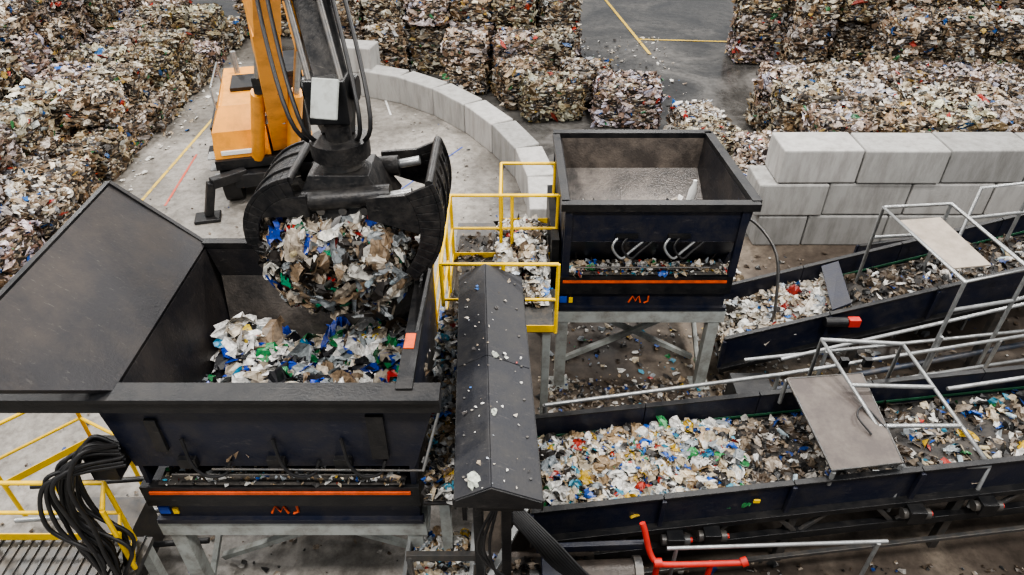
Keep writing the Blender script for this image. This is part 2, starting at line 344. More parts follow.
L3=[((1.0,17.6,.5),(1.7,1.3,1.0),.1),((2.95,17.3,.52),(1.75,1.35,1.05),-.12),((.2,18.4,.55),(1.2,1.1,1.1),.3),((2.0,18.5,.5),(1.5,1.1,1.0),.0)]
bales('waste_bale_stack',L3,'xXyZ',210,toppal=PAL_BALE)
L4=[((4.6,15.0,.37),(1.3,1.4,.74),.5),((5.7,14.2,.4),(1.3,1.3,.8),.3),((4.55,16.3,.33),(1.1,1.2,.66),.2),((4.9,13.4,.3),(1.0,1.0,.6),-.3)]
bales('waste_bale_stack',L4,'xXyZ',210,pal=PAL_WHITE)
L5=[]
for x in np.arange(6.9,13,1.27):
    for yy in (14.0,15.28,16.56):
        for c in (0,1): L5.append(((x+J(.1)-(yy-14)*.12,yy+J(.1),.4+c*.78+J(.05)),(1.22,1.22,.79),J(.12)))
bales('waste_bale_stack',L5,'xyZ',180,toppal=PAL_WHITE,topmix=.85)
L6=[]
for i,x in enumerate(np.arange(9.9,17,1.27)):
    for c in (1,2,3): L6.append(((x+J(.08),17.9+J(.1),.4+(c-1)*.78+.1),(1.22,1.22,.79),J(.1)))
for i,x in enumerate(np.arange(7.4,18,1.27)):
    for c in range(3): L6.append(((x+J(.08),20.9+J(.15)+(.9 if i==0 else 0),.4+c*.78),(1.22,1.22,.79),J(.1)))
    for c in (2,3): L6.append(((x+.4+J(.08),22.4+J(.1),.4+c*.78),(1.22,1.22,.79),J(.1)))
bales('waste_bale_stack',L6,'xXyZ',170,toppal=PAL_WHITE,topmix=.4)

# ------------------------------------------------------------------ concrete blocks
b=B()
for c in range(3):
    x=[4.62,4.5,4.8][c]; k=0
    first=[.95,1.3,1.45][c]
    while x<13:
        w=(first if k==0 else 1.52); b.box((x+w/2,11.7+J(.025),.335+c*.67),(w-.03,.8,.65),random.choice(conc),(0,0,J(.01))); x+=w; k+=1
b.obj('concrete_block_wall',.03)
b=B()
K=[(.62,11.4),(.62,12.75),(.35,14.1),(-.2,15.4),(-.95,16.6),(-1.85,17.7),(-2.9,18.55),(-4.1,19.1)]
for i in range(len(K)-1):
    p=Vector((*K[i],0));q=Vector((*K[i+1],0)); m=(p+q)/2; d=q-p
    b.box((m.x,m.y,.375),(d.length-.05,.6,.75),random.choice(conc),(0,0,math.atan2(d.y,d.x)+J(.03)))
b.box((-4.4,19.35,.95),(1.3,.7,.7),conc[0],(0,0,-.2)); b.box((-4.7,19.35,.3),(1.3,.7,.6),conc[1],(0,0,-.2))
b.obj('concrete_block_kerb',.03)

# ------------------------------------------------------------------ shredder frame + body
def shredder_base(b,x0,x1,yf,yb):
    for x in (x0+.08,x1-.08):
        for y in (yf+.08,yb-.08):
            b.bb((x-.075,y-.075,0.02),(x+.075,y+.075,1.3),framegrey); b.bb((x-.14,y-.14,0.0),(x+.14,y+.14,.03),framegrey)
    for y in (yf+.08,yb-.08): b.bb((x0-.05,y-.09,1.28),(x1+.05,y+.09,1.5),framegrey)
    for x in (x0+.08,x1-.08): b.bb((x-.08,yf,1.3),(x+.08,yb,1.48),framegrey)
    for y in (yf+.5,yb-.1):
        b.beam((x0+.1,y,.1),(x1-.1,y,1.25),.07,.07,framegrey); b.beam((x1-.1,y+.08,.1),(x0+.1,y+.08,1.25),.07,.07,framegrey)
    for x in (x0+.08,x1-.08): b.beam((x,yf+.1,.1),(x,yb-.1,1.25),.06,.06,framegrey)
    b.bb((x0,yf+.02,1.5),(x1,yb-.02,2.0),navy); b.bb((x0-.03,yf-.03,1.5),(x1+.03,yf+.05,1.56),navy)
    b.bb((x0-.03,yf-.04,1.80),(x1+.03,yf+.05,2.08),blackp)
    b.bb((x0+.05,yf-.055,1.99),(x1-.05,yf-.035,2.025),redor)
    cx=(x0+x1)/2-.05; z=1.67; yy=yf+.012
    for seg in ([(cx-.12,yy,z-.05),(cx-.07,yy,z+.06),(cx-.03,yy,z-.03),(cx+.01,yy,z+.06),(cx+.04,yy,z-.05)],[(cx+.14,yy,z+.07),(cx+.14,yy,z-.03),(cx+.09,yy,z-.06)]): b.tube(seg,.013,redor,6)
    b.bb((x0+.02,yf,1.62),(x0+.12,yf+.03,1.72),blue); b.bb((x0+.15,yf,1.62),(x0+.2,yf+.03,1.7),yellow)
    for i in range(4): b.tube([(x0+.25+i*(x1-x0-.5)/3,yf+.4,2.06),(x0+.25+i*(x1-x0-.5)/3,yb-.3,2.06)],.1,brownst,10)

b=B(); x0,x1,yf,yb=.62,2.88,7.46,9.45
shredder_base(b,x0,x1,yf,yb)
zr=3.15
b.poly([(x0+.06,yf,zr),(x1+.1,yf,zr),(x1+.04,yf+.02,2.62),(x0+.06,yf+.02,2.62)],.05,navy)
b.poly([(x0+.06,yf+.02,2.62),(x1+.04,yf+.02,2.62),(x1,yf+.42,2.08),(x0+.06,yf+.42,2.08)],.05,navy)
b.poly([(x0+.1,yf+.05,zr-.02),(x1+.05,yf+.05,zr-.02),(x1-.1,yf+.55,2.1),(x0+.15,yf+.55,2.1)],.02,wornp)
b.poly([(x0+.06,yf,zr),(x0+.04,yb,zr),(x0+.04,yb,2.05),(x0+.06,yf+.3,2.05)],.05,navy)
b.poly([(x0+.1,yf,zr-.02),(x0+.09,yb,zr-.02),(x0+.25,yb-.2,2.1),(x0+.25,yf+.3,2.1)],.02,wornp)
b.poly([(x1+.1,yf,zr),(x1-.05,yb,zr),(x1-.05,yb,2.05),(x1,yf+.3,2.05)],.05,navy)
b.poly([(x1+.05,yf,zr-.02),(x1-.09,yb,zr-.02),(x1-.25,yb-.2,2.1),(x1-.2,yf+.3,2.1)],.02,wornp)
b.poly([(x0,yb,zr),(x1,yb,zr),(x1,yb,2.05),(x0,yb,2.05)],.05,navy)
b.poly([(x0+.06,yb-.05,zr-.02),(x1-.08,yb-.05,zr-.02),(x1-.12,yb-.18,2.7),(x0+.12,yb-.18,2.7)],.02,brownst)
b.poly([(x0+.12,yb-.18,2.71),(x1-.12,yb-.18,2.71),(x1-.2,yf+.6,2.2),(x0+.2,yf+.6,2.2)],.02,linerst)
b.beam((x0-.02,yf-.03,zr),(x1+.15,yf-.03,zr),.12,.1,blackp); b.beam((x0-.02,yb,zr),(x1+.0,yb,zr),.12,.12,blackp)
b.beam((x0+.04,yf,zr),(x0+.02,yb,zr),.1,.1,blackp); b.beam((x1+.12,yf,zr),(x1-.04,yb,zr),.12,.12,blackp)
for x in (x0+.08,x1+.0): b.beam((x,yf-.02,zr),(x,yf+.0,2.08),.09,.07,navy)
for y in (yf+.3,yf+1.,yf+1.6): b.bb((x1+.0,y,2.1),(x1+.1,y+.06,zr-.1),navy)
b.bb((x0-.1,yf+.2,1.7),(x0-.0,yb-.3,2.5),blackp)
for xc in (x0+.75,x1-.85):
    for k in range(2):
        x=xc+k*.12; b.tube(smooth([(x,yf-.0,2.72),(x-.1,yf-.08,2.58),(x+.02,yf-.1,2.42),(x+.14,yf-.06,2.5),(x+.3,yf+.02,2.6)]),.018,rubber if k else steel,7)
    b.bb((xc-.06,yf-.04,2.68),(xc+.22,yf,2.74),blackp)
b.tube([(x0+.2,yf-.02,2.22),(x1-.3,yf-.02,2.22)],.014,darksteel)
b.obj('waste_shredder',.012)
PileAcc().add((x0+.3,yf+.65,2.2),(1.6,0,0),(0,.6,.23),.08,420,.04,PAL_MIX,3,edge=.3).add((x0+.1,yf-.02,2.08),(2.1,0,0),(0,.3,0),.05,300,.035,PAL_CONV,5,edge=.3).obj()
b=B(); b.tube([(2.5,8.62,2.45),(2.5,8.62,2.47),(2.52,8.6,2.72),(2.53,8.6,2.80),(2.53,8.6,2.87)],[.05,.055,.055,.03,.025],white,12); b.obj('plastic_bottle')

# left shredder
b=B(); x0,x1,yf,yb=-3.45,-.9,4.13,6.35
shredder_base(b,x0,x1,yf,yb)
zr=3.3
b.poly([(-3.52,yf,zr-.15),(-.66,yf,zr-.15),(-.88,yf+.02,2.35),(-3.44,yf+.02,2.35)],.05,navy)
b.poly([(-3.44,yf+.02,2.36),(-.88,yf+.02,2.36),(-.95,yf+.3,2.06),(-3.4,yf+.3,2.06)],.05,navy)
b.bb((-4.45,yf-.09,zr-.16),(-.6,yf+.07,zr),blackp); b.bb((-4.45,yf-.12,zr-.02),(-.6,yf+.09,zr+.02),blackp)
b.poly([(-3.3,yf+.06,zr-.05),(-.9,yf+.06,zr-.05),(-1.05,yf+.5,2.1),(-3.1,yf+.5,2.1)],.02,wornp)
b.poly([(-3.33,yf,zr),(-3.33,yb,zr),(-4.12,yb,4.02),(-4.12,3.42,4.02)],.05,wornp)
b.poly([(-3.33,yf,zr-.02),(-3.33,yb,zr-.02),(-3.08,yb-.1,2.08),(-3.08,yf+.2,2.08)],.04,wornp)
b.poly([(-3.4,yb,zr-.05),(-3.4,yb-.01,2.1),(-3.4,yf,2.1),(-3.4,yf,zr-.05)],.04,navy)
b.beam((-4.13,3.42,4.04),(-4.13,yb+.02,4.04),.05,.05,blackp); b.beam((-3.33,yb,zr),(-4.12,yb,4.04),.05,.07,blackp)
for y in (4.7,5.3,5.9): b.beam((-3.42,y,2.7),(-4.12,y,3.9),.05,.1,navy)
b.poly([(-3.33,yb-.02,zr),(-3.33,yb-.02,zr-.6),(-3.6,yb-.02,zr-.2),(-4.1,yb-.02,3.98)],.03,navy)
b.poly([(-3.38,yb,zr),(-.9,yb,zr),(-.9,yb,2.05),(-3.38,yb,2.05)],.05,navy)
b.poly([(-3.3,yb-.05,zr-.03),(-.95,yb-.05,zr-.03),(-1.0,yb-.10,2.95),(-3.2,yb-.10,2.95)],.02,wornp)
b.poly([(-3.2,yb-.10,2.96),(-1.0,yb-.10,2.96),(-1.05,yb-.55,2.1),(-3.08,yb-.55,2.1)],.02,linerst)
b.beam((-3.36,yb,zr),(-.85,yb,zr),.1,.1,blackp)
b.poly([(-.9,yf,zr),(-.9,yb,zr),(-.92,yb,2.05),(-.92,yf,2.05)],.05,navy)
b.poly([(-.95,yf+.05,zr),(-.95,yb,zr),(-1.05,yb,2.1),(-1.05,yf+.3,2.1)],.02,wornp)
b.beam((-.9,yf,zr),(-.9,yb,zr),.14,.08,blackp)
b.poly([(-.88,yf+.6,zr),(-.88,yb,zr),(-.8,yb,zr+.3),(-.8,yf+1.4,zr+.25)],.03,blackp)
b.bb((-.96,4.62,zr+.03),(-.87,4.82,zr+.05),redor)
for x in (-2.9,-2.1,-1.5): 
    b.tube(smooth([(x,yf-.03,2.75),(x+.05,yf-.1,2.5),(x+.15,yf-.12,2.36),(x+.3,yf-.08,2.33),(x+.36,yf-.02,2.45)]),.016,rubber,7)
    b.bb((x-.1,yf-.06,2.38),(x+.06,yf+.0,2.5),blackp)
b.tube([(-3.1,yf-.06,2.3),(-1.2,yf-.06,2.3)],.01,darksteel); b.tube([(-2.7,yf-.08,2.4),(-.8,yf-.08,2.38)],.012,darksteel); b.tube([(-.8,yf-.08,2.38),(-.62,yf-.03,3.1)],.014,steel)
b.bb((-3.15,yf-.05,2.6),(-3.05,yf-.01,3.0),blackp); b.bb((-1.25,yf-.05,2.5),(-1.1,yf-.01,3.05),blackp)
b.obj('waste_shredder',.012)
PileAcc().add((-3.1,4.3,2.36),(2.12,0,0),(0,1.6,-.12),.36,2000,.045,PAL_MIX,8,edge=.1,stretch=2.4,tilt=.9,bag=.55,bagsize=3.2,bot=60,botsize=.085).add((-3.3,yf-.03,2.085),(2.3,0,0),(0,.2,0),.04,240,.022,PAL_CONV,6,edge=.3,bag=0).obj()

b=B(); b.poly([(-.82,4.0,1.95),(-.45,4.0,1.95),(-.45,6.2,2.45),(-.82,6.2,2.45)],.04,wornp); b.bb((-.47,4.0,1.7),(-.43,6.2,2.5),blackp)
for y in (4.1,6.1): b.bb((-.7,y,0),(-.6,y+.08,1.97),framegrey)
b.obj('debris_chute')
PileAcc().add((-.82,4.0,1.98),(.34,0,0),(0,2.2,.5),.08,800,.035,PAL_CONV,4,edge=.3,bag=.2).obj()

# ------------------------------------------------------------------ long gabled hood
b=B()
def hp(t,s,z):
    cx=-.10+(-.24+.10)*t; return (cx+s,3.38+t*3.0,z)
n=2
for i in range(n):
    t0=i/n+.001;t1=(i+1)/n-.001
    b.poly([hp(t0,-.35,2.86),hp(t0,-.06,3.02),hp(t1,-.06,3.02),hp(t1,-.35,2.86)],.02,hoodp)
    b.poly([hp(t0,-.06,3.02),hp(t0,.34,2.84),hp(t1,.34,2.84),hp(t1,-.06,3.02)],.02,hoodp)
for t in (0,1): b.poly([hp(t,-.35,2.86),hp(t,-.35,2.78),hp(t,.34,2.76),hp(t,.34,2.84),hp(t,-.06,3.02)],.02,blackp)
b.poly([hp(0,-.35,2.87),hp(0,-.35,2.74),hp(1,-.35,2.74),hp(1,-.35,2.87)],.02,blackp); b.poly([hp(0,.34,2.85),hp(0,.34,2.72),hp(1,.34,2.72),hp(1,.34,2.85)],.02,blackp)
b.bb((-.32,4.6,1.3),(.05,6.2,2.74),navy); b.bb((-.3,3.5,2.55),(.1,6.2,2.76),blackp)
for y,x in ((3.75,-.05),(3.75,-.3),(6.1,-.33),(6.1,.1)): b.bb((x-.045,y-.045,0),(x+.045,y+.045,2.78),blackp)
for y in (4.8,5.7): b.bb((.06,y,1.3),(.14,y+.08,2.74),blackp)
for s in (-.28,.26):
    for k in range(7): b.tube([hp(.06+k*.145,s,2.9 if s<0 else 2.875),hp(.06+k*.145,s,2.92 if s<0 else 2.9)],.012,darksteel,6)
b.obj('conveyor_hood',.006)
P=np.array([hp(random.random()**1.3*.95,s,2.885+.15*(1-abs(s+.05)/.35)) for s in [random.uniform(-.28,.26) for _ in range(70)]])
waste_obj('loose_litter',[scraps(P,np.tile([[0,0,1.]],(70,1)),.014,PAL_WHITE,1.6,.1),bags(P[:3],np.tile([[0,0,1.]],(3,1)),.04,[((.55,.58,.5),1)],1.6,.1)])

# ------------------------------------------------------------------ platform + yellow railing
b=B()
b.bb((-.8,6.45,1.95),(.5,8.9,2.0),darksteel)
for x in (-.75,.42):
    for y in (6.5,8.8): b.bb((x-.05,y-.05,0),(x+.05,y+.05,1.95),framegrey)
b.obj('access_platform',.005)
PileAcc().add((-.2,6.9,2.01),(.65,0,0),(0,1.9,0),.35,1400,.045,PAL_WHITE,14,edge=.3,bag=.25,bot=12).add((-.75,6.5,2.01),(.5,0,0),(0,2,0),.05,200,.035,PAL_DARK,15,edge=.3,bag=0).obj()
def rail(b,pts,z0,z1,r=.023,mid=True,posts=None):
    b.tube([(x,y,z1) for x,y in pts],r,yellow)
    if mid: b.tube([(x,y,(z0+z1)/2) for x,y in pts],r*.85,yellow)
    for x,y in (posts or pts): b.tube([(x,y,z0),(x,y,z1)],r,yellow)
    for i in range(len(pts)-1): b.beam((*pts[i],z0+.06),(*pts[i+1],z0+.06),.01,.1,yellow)
b=B()
rail(b,[(.52,6.4),(-.1,6.4),(-.8,6.4),(-.8,7.2),(-.8,7.95),(.0,7.95),(.6,7.95)],2.0,3.0)
rail(b,[(-.15,7.95),(-.15,8.85),(.6,8.85)],2.0,3.0)
rail(b,[(-.93,6.6),(-.93,7.6)],1.9,2.8)
for k in range(7): b.tube([(-.98,6.5,.3+k*.3),(-.98,6.9,.3+k*.3)],.018,yellow)
b.tube([(-.98,6.5,.0),(-.98,6.5,3.1)],.024,yellow); b.tube([(-.98,6.9,.0),(-.98,6.9,3.1)],.024,yellow)
b.obj('yellow_safety_railing')
b=B()
rail(b,[(-5.2,4.05),(-4.2,4.05),(-3.75,4.05),(-3.62,3.75)],1.3,2.2)
b.obj('yellow_safety_railing')
b=B()
rail(b,[(-5.3,5.9),(-4.7,5.6)],.6,1.5); rail(b,[(-5.3,5.9),(-6.0,5.2)],.6,1.5)
for x,y in ((-5.3,5.9),(-4.7,5.6),(-6.0,5.2)): b.tube([(x,y,0),(x,y,.7)],.026,yellow)
b.obj('yellow_safety_railing')

b=B(); b.bb((-5.6,3.6,1.22),(-3.6,4.1,1.28),darksteel)
for x in (-5.4,-3.7):
    for y in (3.65,4.05): b.bb((x-.05,y-.05,0),(x+.05,y+.05,1.22),framegrey)
b.beam((-5.4,3.65,.1),(-3.7,3.65,1.2),.06,.06,framegrey)
for k in range(20): b.bb((-5.58+k*.1,3.6,1.28),(-5.565+k*.1,4.1,1.30),darksteel)
for k,y in enumerate((4.5,4.9,5.3)): b.tube([(-5.8,y,.3+k*.1),(-3.5,y+.2,.3+k*.1)],.035,steel if k%2 else rubber)
b.bb((-5.0,4.4,0),(-4.2,5.0,.7),darksteel)
b.obj('access_platform')
b=B()
for k in range(15):
    dx=k*.036; dy=random.uniform(-.14,.14)
    b.tube(smooth([(-3.45,4.05+dy*.2,2.75-.02*k),(-3.6-dx*.3,3.95+dy,2.88-.02*k),(-3.76-dx*.5,3.85+dy,2.55),(-3.8-dx*.5+J(.1),3.8+dy,2.05),(-3.62-dx*.5+J(.12),3.75+dy,1.7),(-3.66-dx*.4,3.7+dy,1.3),(-3.75-dx*.4,3.65+dy,.7)],8),.02,rubber,8)
b.box((-3.62,4.1,2.5),(.24,.26,.3),blackp)
b.obj('hydraulic_hose_bundle')

# ------------------------------------------------------------------ conveyors
def conv(A,yn,yfar,zt,rise,sl,xa,xb,legs,belt_depth=.4,wall=.12):
    b=B()
    def p(x,y0,dz=0): return (x,y0+sl*(x-A),zt+rise*(x-A)+dz)
    b.poly([p(xa,yn,-belt_depth),p(xb,yn,-belt_depth),p(xb,yfar,-belt_depth),p(xa,yfar,-belt_depth)],.03,beltm)
    n=int((xb-xa)/1.25)
    for i in range(n):
        u=xa+(xb-xa)*i/n+.004; v=xa+(xb-xa)*(i+1)/n-.004
        for yy,s in ((yn,-1),(yfar,1)):
            b.poly([p(u,yy,0),p(v,yy,0),p(v,yy,-belt_depth-wall),p(u,yy,-belt_depth-wall)],.03,navy)
            b.poly([p(u,yy+s*.05,-.0),p(v,yy+s*.05,-.0),p(v,yy-s*.02,-.0),p(u,yy-s*.02,-.0)],.025,blackp)
            b.beam(p(u,yy+s*.05,-.02),p(u,yy+s*.04,-belt_depth-wall),.05,.05,navy)
    for yy,s in ((yn,-1),(yfar,1)):
        b.beam(p(xa,yy+s*.05,-belt_depth-wall-.03),p(xb,yy+s*.05,-belt_depth-wall-.03),.1,.08,blackp)
        b.beam(p(xa,yy-s*.025,-.32),p(xb,yy-s*.025,-.32),.01,.04,green)
    x=xa+.2
    while x<xb:
        b.tube([p(x,yn+.03,-belt_depth-.08),p(x,yfar-.03,-belt_depth-.08)],.045,steel); x+=.6
        b.tube([p(x,yn+.1,-belt_depth-.3),p(x,yfar-.1,-belt_depth-.3)],.04,darksteel)
    for x in legs:
        for yy in (yn,yfar):
            q=p(x,yy,-belt_depth-wall); b.bb((q[0]-.045,q[1]-.045,0),(q[0]+.045,q[1]+.045,q[2]),darksteel)
        b.beam(p(x,yn,-belt_depth-.35),p(x,yfar,-belt_depth-.35),.06,.06,darksteel)
    return b,p
b,p=conv(.35,4.42,5.68,1.3,.05,.09,.2,8.5,(1.2,3.1,5.0,7.0),wall=.06)
for x in (1.75,2.15,4.4,5.2): 
    q=p(x,4.26,-.58); b.box((q[0],q[1],q[2]),(.18,.14,.18),blackp); b.tube([(q[0]-.14,q[1],q[2]),(q[0]+.16,q[1],q[2])],.06,darksteel,12); b.tube([(q[0]+.16,q[1],q[2]),(q[0]+.19,q[1],q[2])],.03,red,8)
b.beam(p(.2,4.36,-.85),p(8.4,4.36,-.85),.08,.12,blackp); b.beam(p(.5,4.2,-1.05),p(8.4,4.2,-1.0),.05,.05,darksteel)
b.poly([p(.2,4.5,-.8),p(8.4,4.5,-.8),p(8.4,5.6,-.8),p(.2,5.6,-.8)],.02,beltm)
x=.7
while x<8: b.beam(p(x,4.36,-.52),p(x+.28,4.36,-.85),.04,.05,darksteel); b.beam(p(x+.28,4.36,-.85),p(x+.56,4.36,-.52),.04,.05,darksteel); x+=1.1
for x in (2.6,): q=p(x,4.37,-.2); b.box(q,(.07,.02,.05),yellow)
b.obj('sorting_conveyor',.006)
a=PileAcc()
a.add(p(.3,4.46,-.36),(2.35,2.35*.09,2.35*.05),(0,1.18,0),.16,4200,.032,PAL_CONV,21,edge=.06,bag=.16,bagsize=2.8,bot=45,botsize=.06)
a.add(p(2.65,4.46,-.38),(1.1,.1,.055),(0,1.18,0),.06,650,.034,PAL_DARK,22,edge=.1,bot=5)
a.add(p(3.75,4.46,-.39),(4,.36,.2),(0,1.18,0),.04,700,.045,PAL_DARK,23,edge=.06,bag=.05,bot=12)
a.add(p(4.6,4.66,-.385),(1.7,.15,.085),(0,.9,0),.03,230,.042,PAL_CONV,24,edge=.1,bag=.15)
a.obj()
b,p2=conv(3.16,7.5,8.6,1.0,.24,.09,3.0,8.8,(3.4,5.0,7.0))
q=p2(4.75,7.34,-.12); b.box((q[0],q[1],q[2]),(.16,.1,.12),red); b.tube([(q[0]-.4,q[1],q[2]),(q[0]-.1,q[1],q[2])],.07,blackp)
b.poly([p2(4.5,7.54,.0),p2(4.75,7.54,0.05),p2(4.95,8.55,.0),p2(4.7,8.55,-.02)],.03,navy)
b.obj('sorting_conveyor',.006)
a=PileAcc()
a.add(p2(3.05,7.54,-.36),(1.9,.17,.456),(0,1.02,0),.2,2000,.036,PAL_WHITE,31,edge=.06,bag=.25,bagsize=2.8,bot=25)
a.add(p2(5.0,7.54,-.38),(3,.27,.72),(0,1.02,0),.06,900,.042,PAL_DARK,32,edge=.06,bot=15); a.obj()
b,p3=conv(5.5,9.0,9.9,.85,.14,.05,5.9,12,(6.5,9,11))
b.obj('sorting_conveyor',.006)
PileAcc().add(p3(6.0,9.04,-.38),(6,.3,.84),(0,.82,0),.15,1500,.042,PAL_WHITE,33,edge=.06,bag=.25).obj()

b=B(); b.poly([(3.2,5.86,1.75),(4.1,5.95,1.75),(4.12,4.78,1.58),(3.34,4.68,1.58)],.025,plateg)
for a_ in ((3.2,5.86,1.73),(4.1,5.95,1.73),(4.1,4.78,1.56),(3.36,4.68,1.56)): b.tube([a_,(a_[0],a_[1],1.36)],.025,steel)
b.tubes([[(3.2,5.86,1.755),(4.1,5.95,1.755),(4.12,4.78,1.585),(3.34,4.68,1.585),(3.2,5.86,1.755)]],.016,darksteel)
b.tube(smooth([(3.9,5.1,1.66),(3.8,5.3,1.74),(3.95,5.45,1.72),(4.1,5.2,1.65)]),.012,rubber,6)
b.obj('inspection_cover_plate',.004)
b=B()
T=lambda *s: b.tubes(s,.026,steel)
T([(3.64,6.2,0),(3.64,6.2,2.06),(4.2,4.8,1.45),(4.2,4.75,.8)],[(4.65,6.25,0),(4.65,6.25,1.95),(5.13,4.85,1.45),(5.13,4.8,.8)],[(3.64,6.2,2.06),(4.65,6.25,1.95)],[(4.2,4.8,1.45),(5.13,4.85,1.45)],[(3.85,5.68,1.83),(4.83,5.72,1.76)],[(4.03,5.24,1.64),(4.98,5.28,1.6)])
b.obj('tubular_support_frame')
b=B()
T([(.4,5.97,1.2),(3.4,6.45,1.25),(7.6,7.25,1.35)],[(.4,5.97,0),(.4,5.97,1.2)],[(3.4,6.45,0),(3.4,6.45,1.25)],[(6.5,7.02,0),(6.5,7.02,1.33)],
  [(.4,6.0,.7),(3.4,6.5,.75),(7.6,7.3,.8)],[(3.6,6.9,1.1),(8,7.5,1.9)],[(4.2,6.95,0),(4.2,6.95,1.2)],[(5.2,5.95,1.5),(8.2,6.3,1.75)],[(3.2,7.1,.9),(8,7.4,1.3)],[(5.6,6.9,.0),(5.6,6.9,1.5)])
bgp=M('blue_grey_pipe',(.03,.04,.06),.4,0,(.13,.11,.09),.6,6)
b.tubes([[(1.0,6.3,.5),(7.5,7.4,1.0)],[(1.4,6.15,.25),(6.5,6.9,.3)],[(.8,6.6,.15),(4.5,6.9,.15)],[(4.4,6.1,.9),(8,6.5,1.2)]],.04,bgp)
b.bb((3.0,6.55,.2),(3.5,7.0,.75),blackp); b.bb((4.4,6.4,.3),(5.1,6.8,.8),navy)
for x in (4.2,4.5): b.bb((x,6.55,1.28),(x+.1,6.62,1.4),blackp)
b.obj('pipe_handrail')
b=B()
T([(5.2,8.5,0),(5.2,8.5,2.5),(5.6,6.95,2.35),(6.5,7.15,2.4),(6.2,8.6,2.5),(5.2,8.5,2.5)],[(6.2,8.6,2.5),(6.2,8.6,0)],[(5.6,6.95,2.35),(5.6,6.95,.0)],[(6.5,7.15,2.4),(6.5,7.15,0)],
  [(5.2,8.5,2.0),(6.2,8.6,2.0)],[(6.6,8.7,0),(6.6,8.7,2.7),(8.4,8.9,2.8)],[(7.4,8.8,0),(7.4,8.8,2.74)],[(6.6,8.7,2.2),(8.4,8.9,2.3)],[(6.5,7.15,1.9),(8.5,7.6,2.2)],[(6.5,7.15,2.4),(8.5,7.6,2.6)],[(5.6,6.95,1.9),(6.5,7.15,1.9)])
b.poly([(5.35,8.3,2.4),(5.95,8.35,2.42),(6.15,7.35,2.32),(5.65,7.3,2.3)],.02,beige)
b.tubes([smooth([(3.3,9.2,.0),(3.3,9.2,.6),(3.35,9.0,1.9),(3.5,8.7,2.15),(3.75,8.2,1.9),(3.8,7.9,1.2),(3.8,7.9,.9)],5)],.022,darksteel)
b.obj('tubular_support_frame')
b=B(); b.bb((5.6,6.3,.6),(9,6.85,.65),beige); b.bb((1.0,3.3,.35),(6.5,3.9,.4),brownst)
for x in (5.7,8): b.bb((x,6.35,0),(x+.08,6.43,.6),framegrey)
for x in (1.2,3.5,6.2): b.bb((x,3.5,0),(x+.08,3.58,.35),framegrey)
b.obj('service_walkway')
b=B()
b.tube(smooth([(1.33,4.26,1.28),(1.36,4.22,1.2),(1.42,4.12,.98),(1.5,4.05,.9),(1.7,4.03,.9),(2.4,4.05,.9)],5),.032,red,10); b.tube([(2.05,4.05,.9),(2.05,4.05,0)],.03,red); b.tube([(1.5,4.05,.9),(1.5,4.05,.0)],.032,red)
b.tube([(2.36,4.05,.9),(2.42,4.06,.92)],.05,red,12); b.tube([(1.46,4.05,.9),(1.54,4.05,.9)],.05,red,12)
b.obj('red_water_pipe')
b=B(); b.tube([(1.6,4.15,1.0),(3.9,4.22,1.02)],.022,steel); b.tube([(1.7,4.15,0),(1.7,4.15,1.0)],.022,steel); b.tube([(3.8,4.2,0),(3.8,4.2,1.02)],.022,steel); b.obj('steel_guard_rail')
b=B(); b.tube([(.6,3.95,.78),(1.25,3.98,.78)],.17,brownst,18); b.tube([(1.25,3.98,.78),(1.33,3.98,.78)],.2,darksteel,18); b.box((.45,3.95,.75),(.3,.34,.36),navy); b.tube([(.3,3.95,.75),(.18,3.95,.75)],.1,darksteel,14)
b.bb((.35,3.8,.55),(1.3,4.1,.6),darksteel); b.beam((.25,4.15,1.0),(1.4,4.2,1.0),.06,.1,navy)
b.obj('drive_gearbox',.01)
b=B()
for k in range(9):
    b.tube(smooth([(.0,4.0+k*.03,1.7),(.2+k*.03,3.95,1.4),(.4+k*.05,3.9-k*.02,1.1),(.75+k*.06,3.75-k*.02,.85),(1.0+k*.05,3.55,.4)],6),.016,rubber,7)
for k in range(3): b.tube(smooth([(-.1,3.7,2.5),(-.2-k*.05,3.55,1.9),(-.05+k*.08,3.5,1.3),(.1,3.6,.6)],6),.014,rubber,7)
b.obj('cable_bundle')
b=B(); b.bb((-1.05,3.55,.95),(-.4,4.35,1.0),wornp); b.bb((-1.07,3.53,.95),(-1.03,4.35,1.15),steel); b.bb((-.42,3.53,.95),(-.38,4.35,1.15),steel)
for x in (-1.0,-.5): b.bb((x,3.6,0),(x+.07,3.67,.95),framegrey); b.bb((x,4.2,0),(x+.07,4.27,.95),framegrey)
b.bb((-.35,3.2,.5),(.9,4.4,.55),brownst); b.bb((-.3,3.3,.0),(-.2,3.4,.5),framegrey); b.bb((.75,4.2,.0),(.85,4.3,.5),framegrey)
b.beam((-.4,3.3,1.2),(.2,4.6,1.2),.06,.06,steel); b.beam((-.95,3.4,.0),(-.95,3.4,1.2),.05,.05,steel); b.beam((-.95,3.4,1.18),(-.2,3.4,1.18),.05,.05,framegrey)
b.beam((-1.0,3.75,1.5),(-.2,3.8,1.42),.05,.1,darksteel); b.beam((-.97,3.75,0),(-.97,3.75,1.5),.05,.05,darksteel)
b.obj('debris_collection_tray',.004)
PileAcc().add((-1.02,3.58,1.0),(.6,0,0),(0,.75,0),.08,420,.03,PAL_CONV,41,edge=.2,bag=.25).add((-.33,3.22,.55),(1.2,0,0),(0,1.1,0),.05,500,.026,PAL_DARK,42,edge=.2).obj()

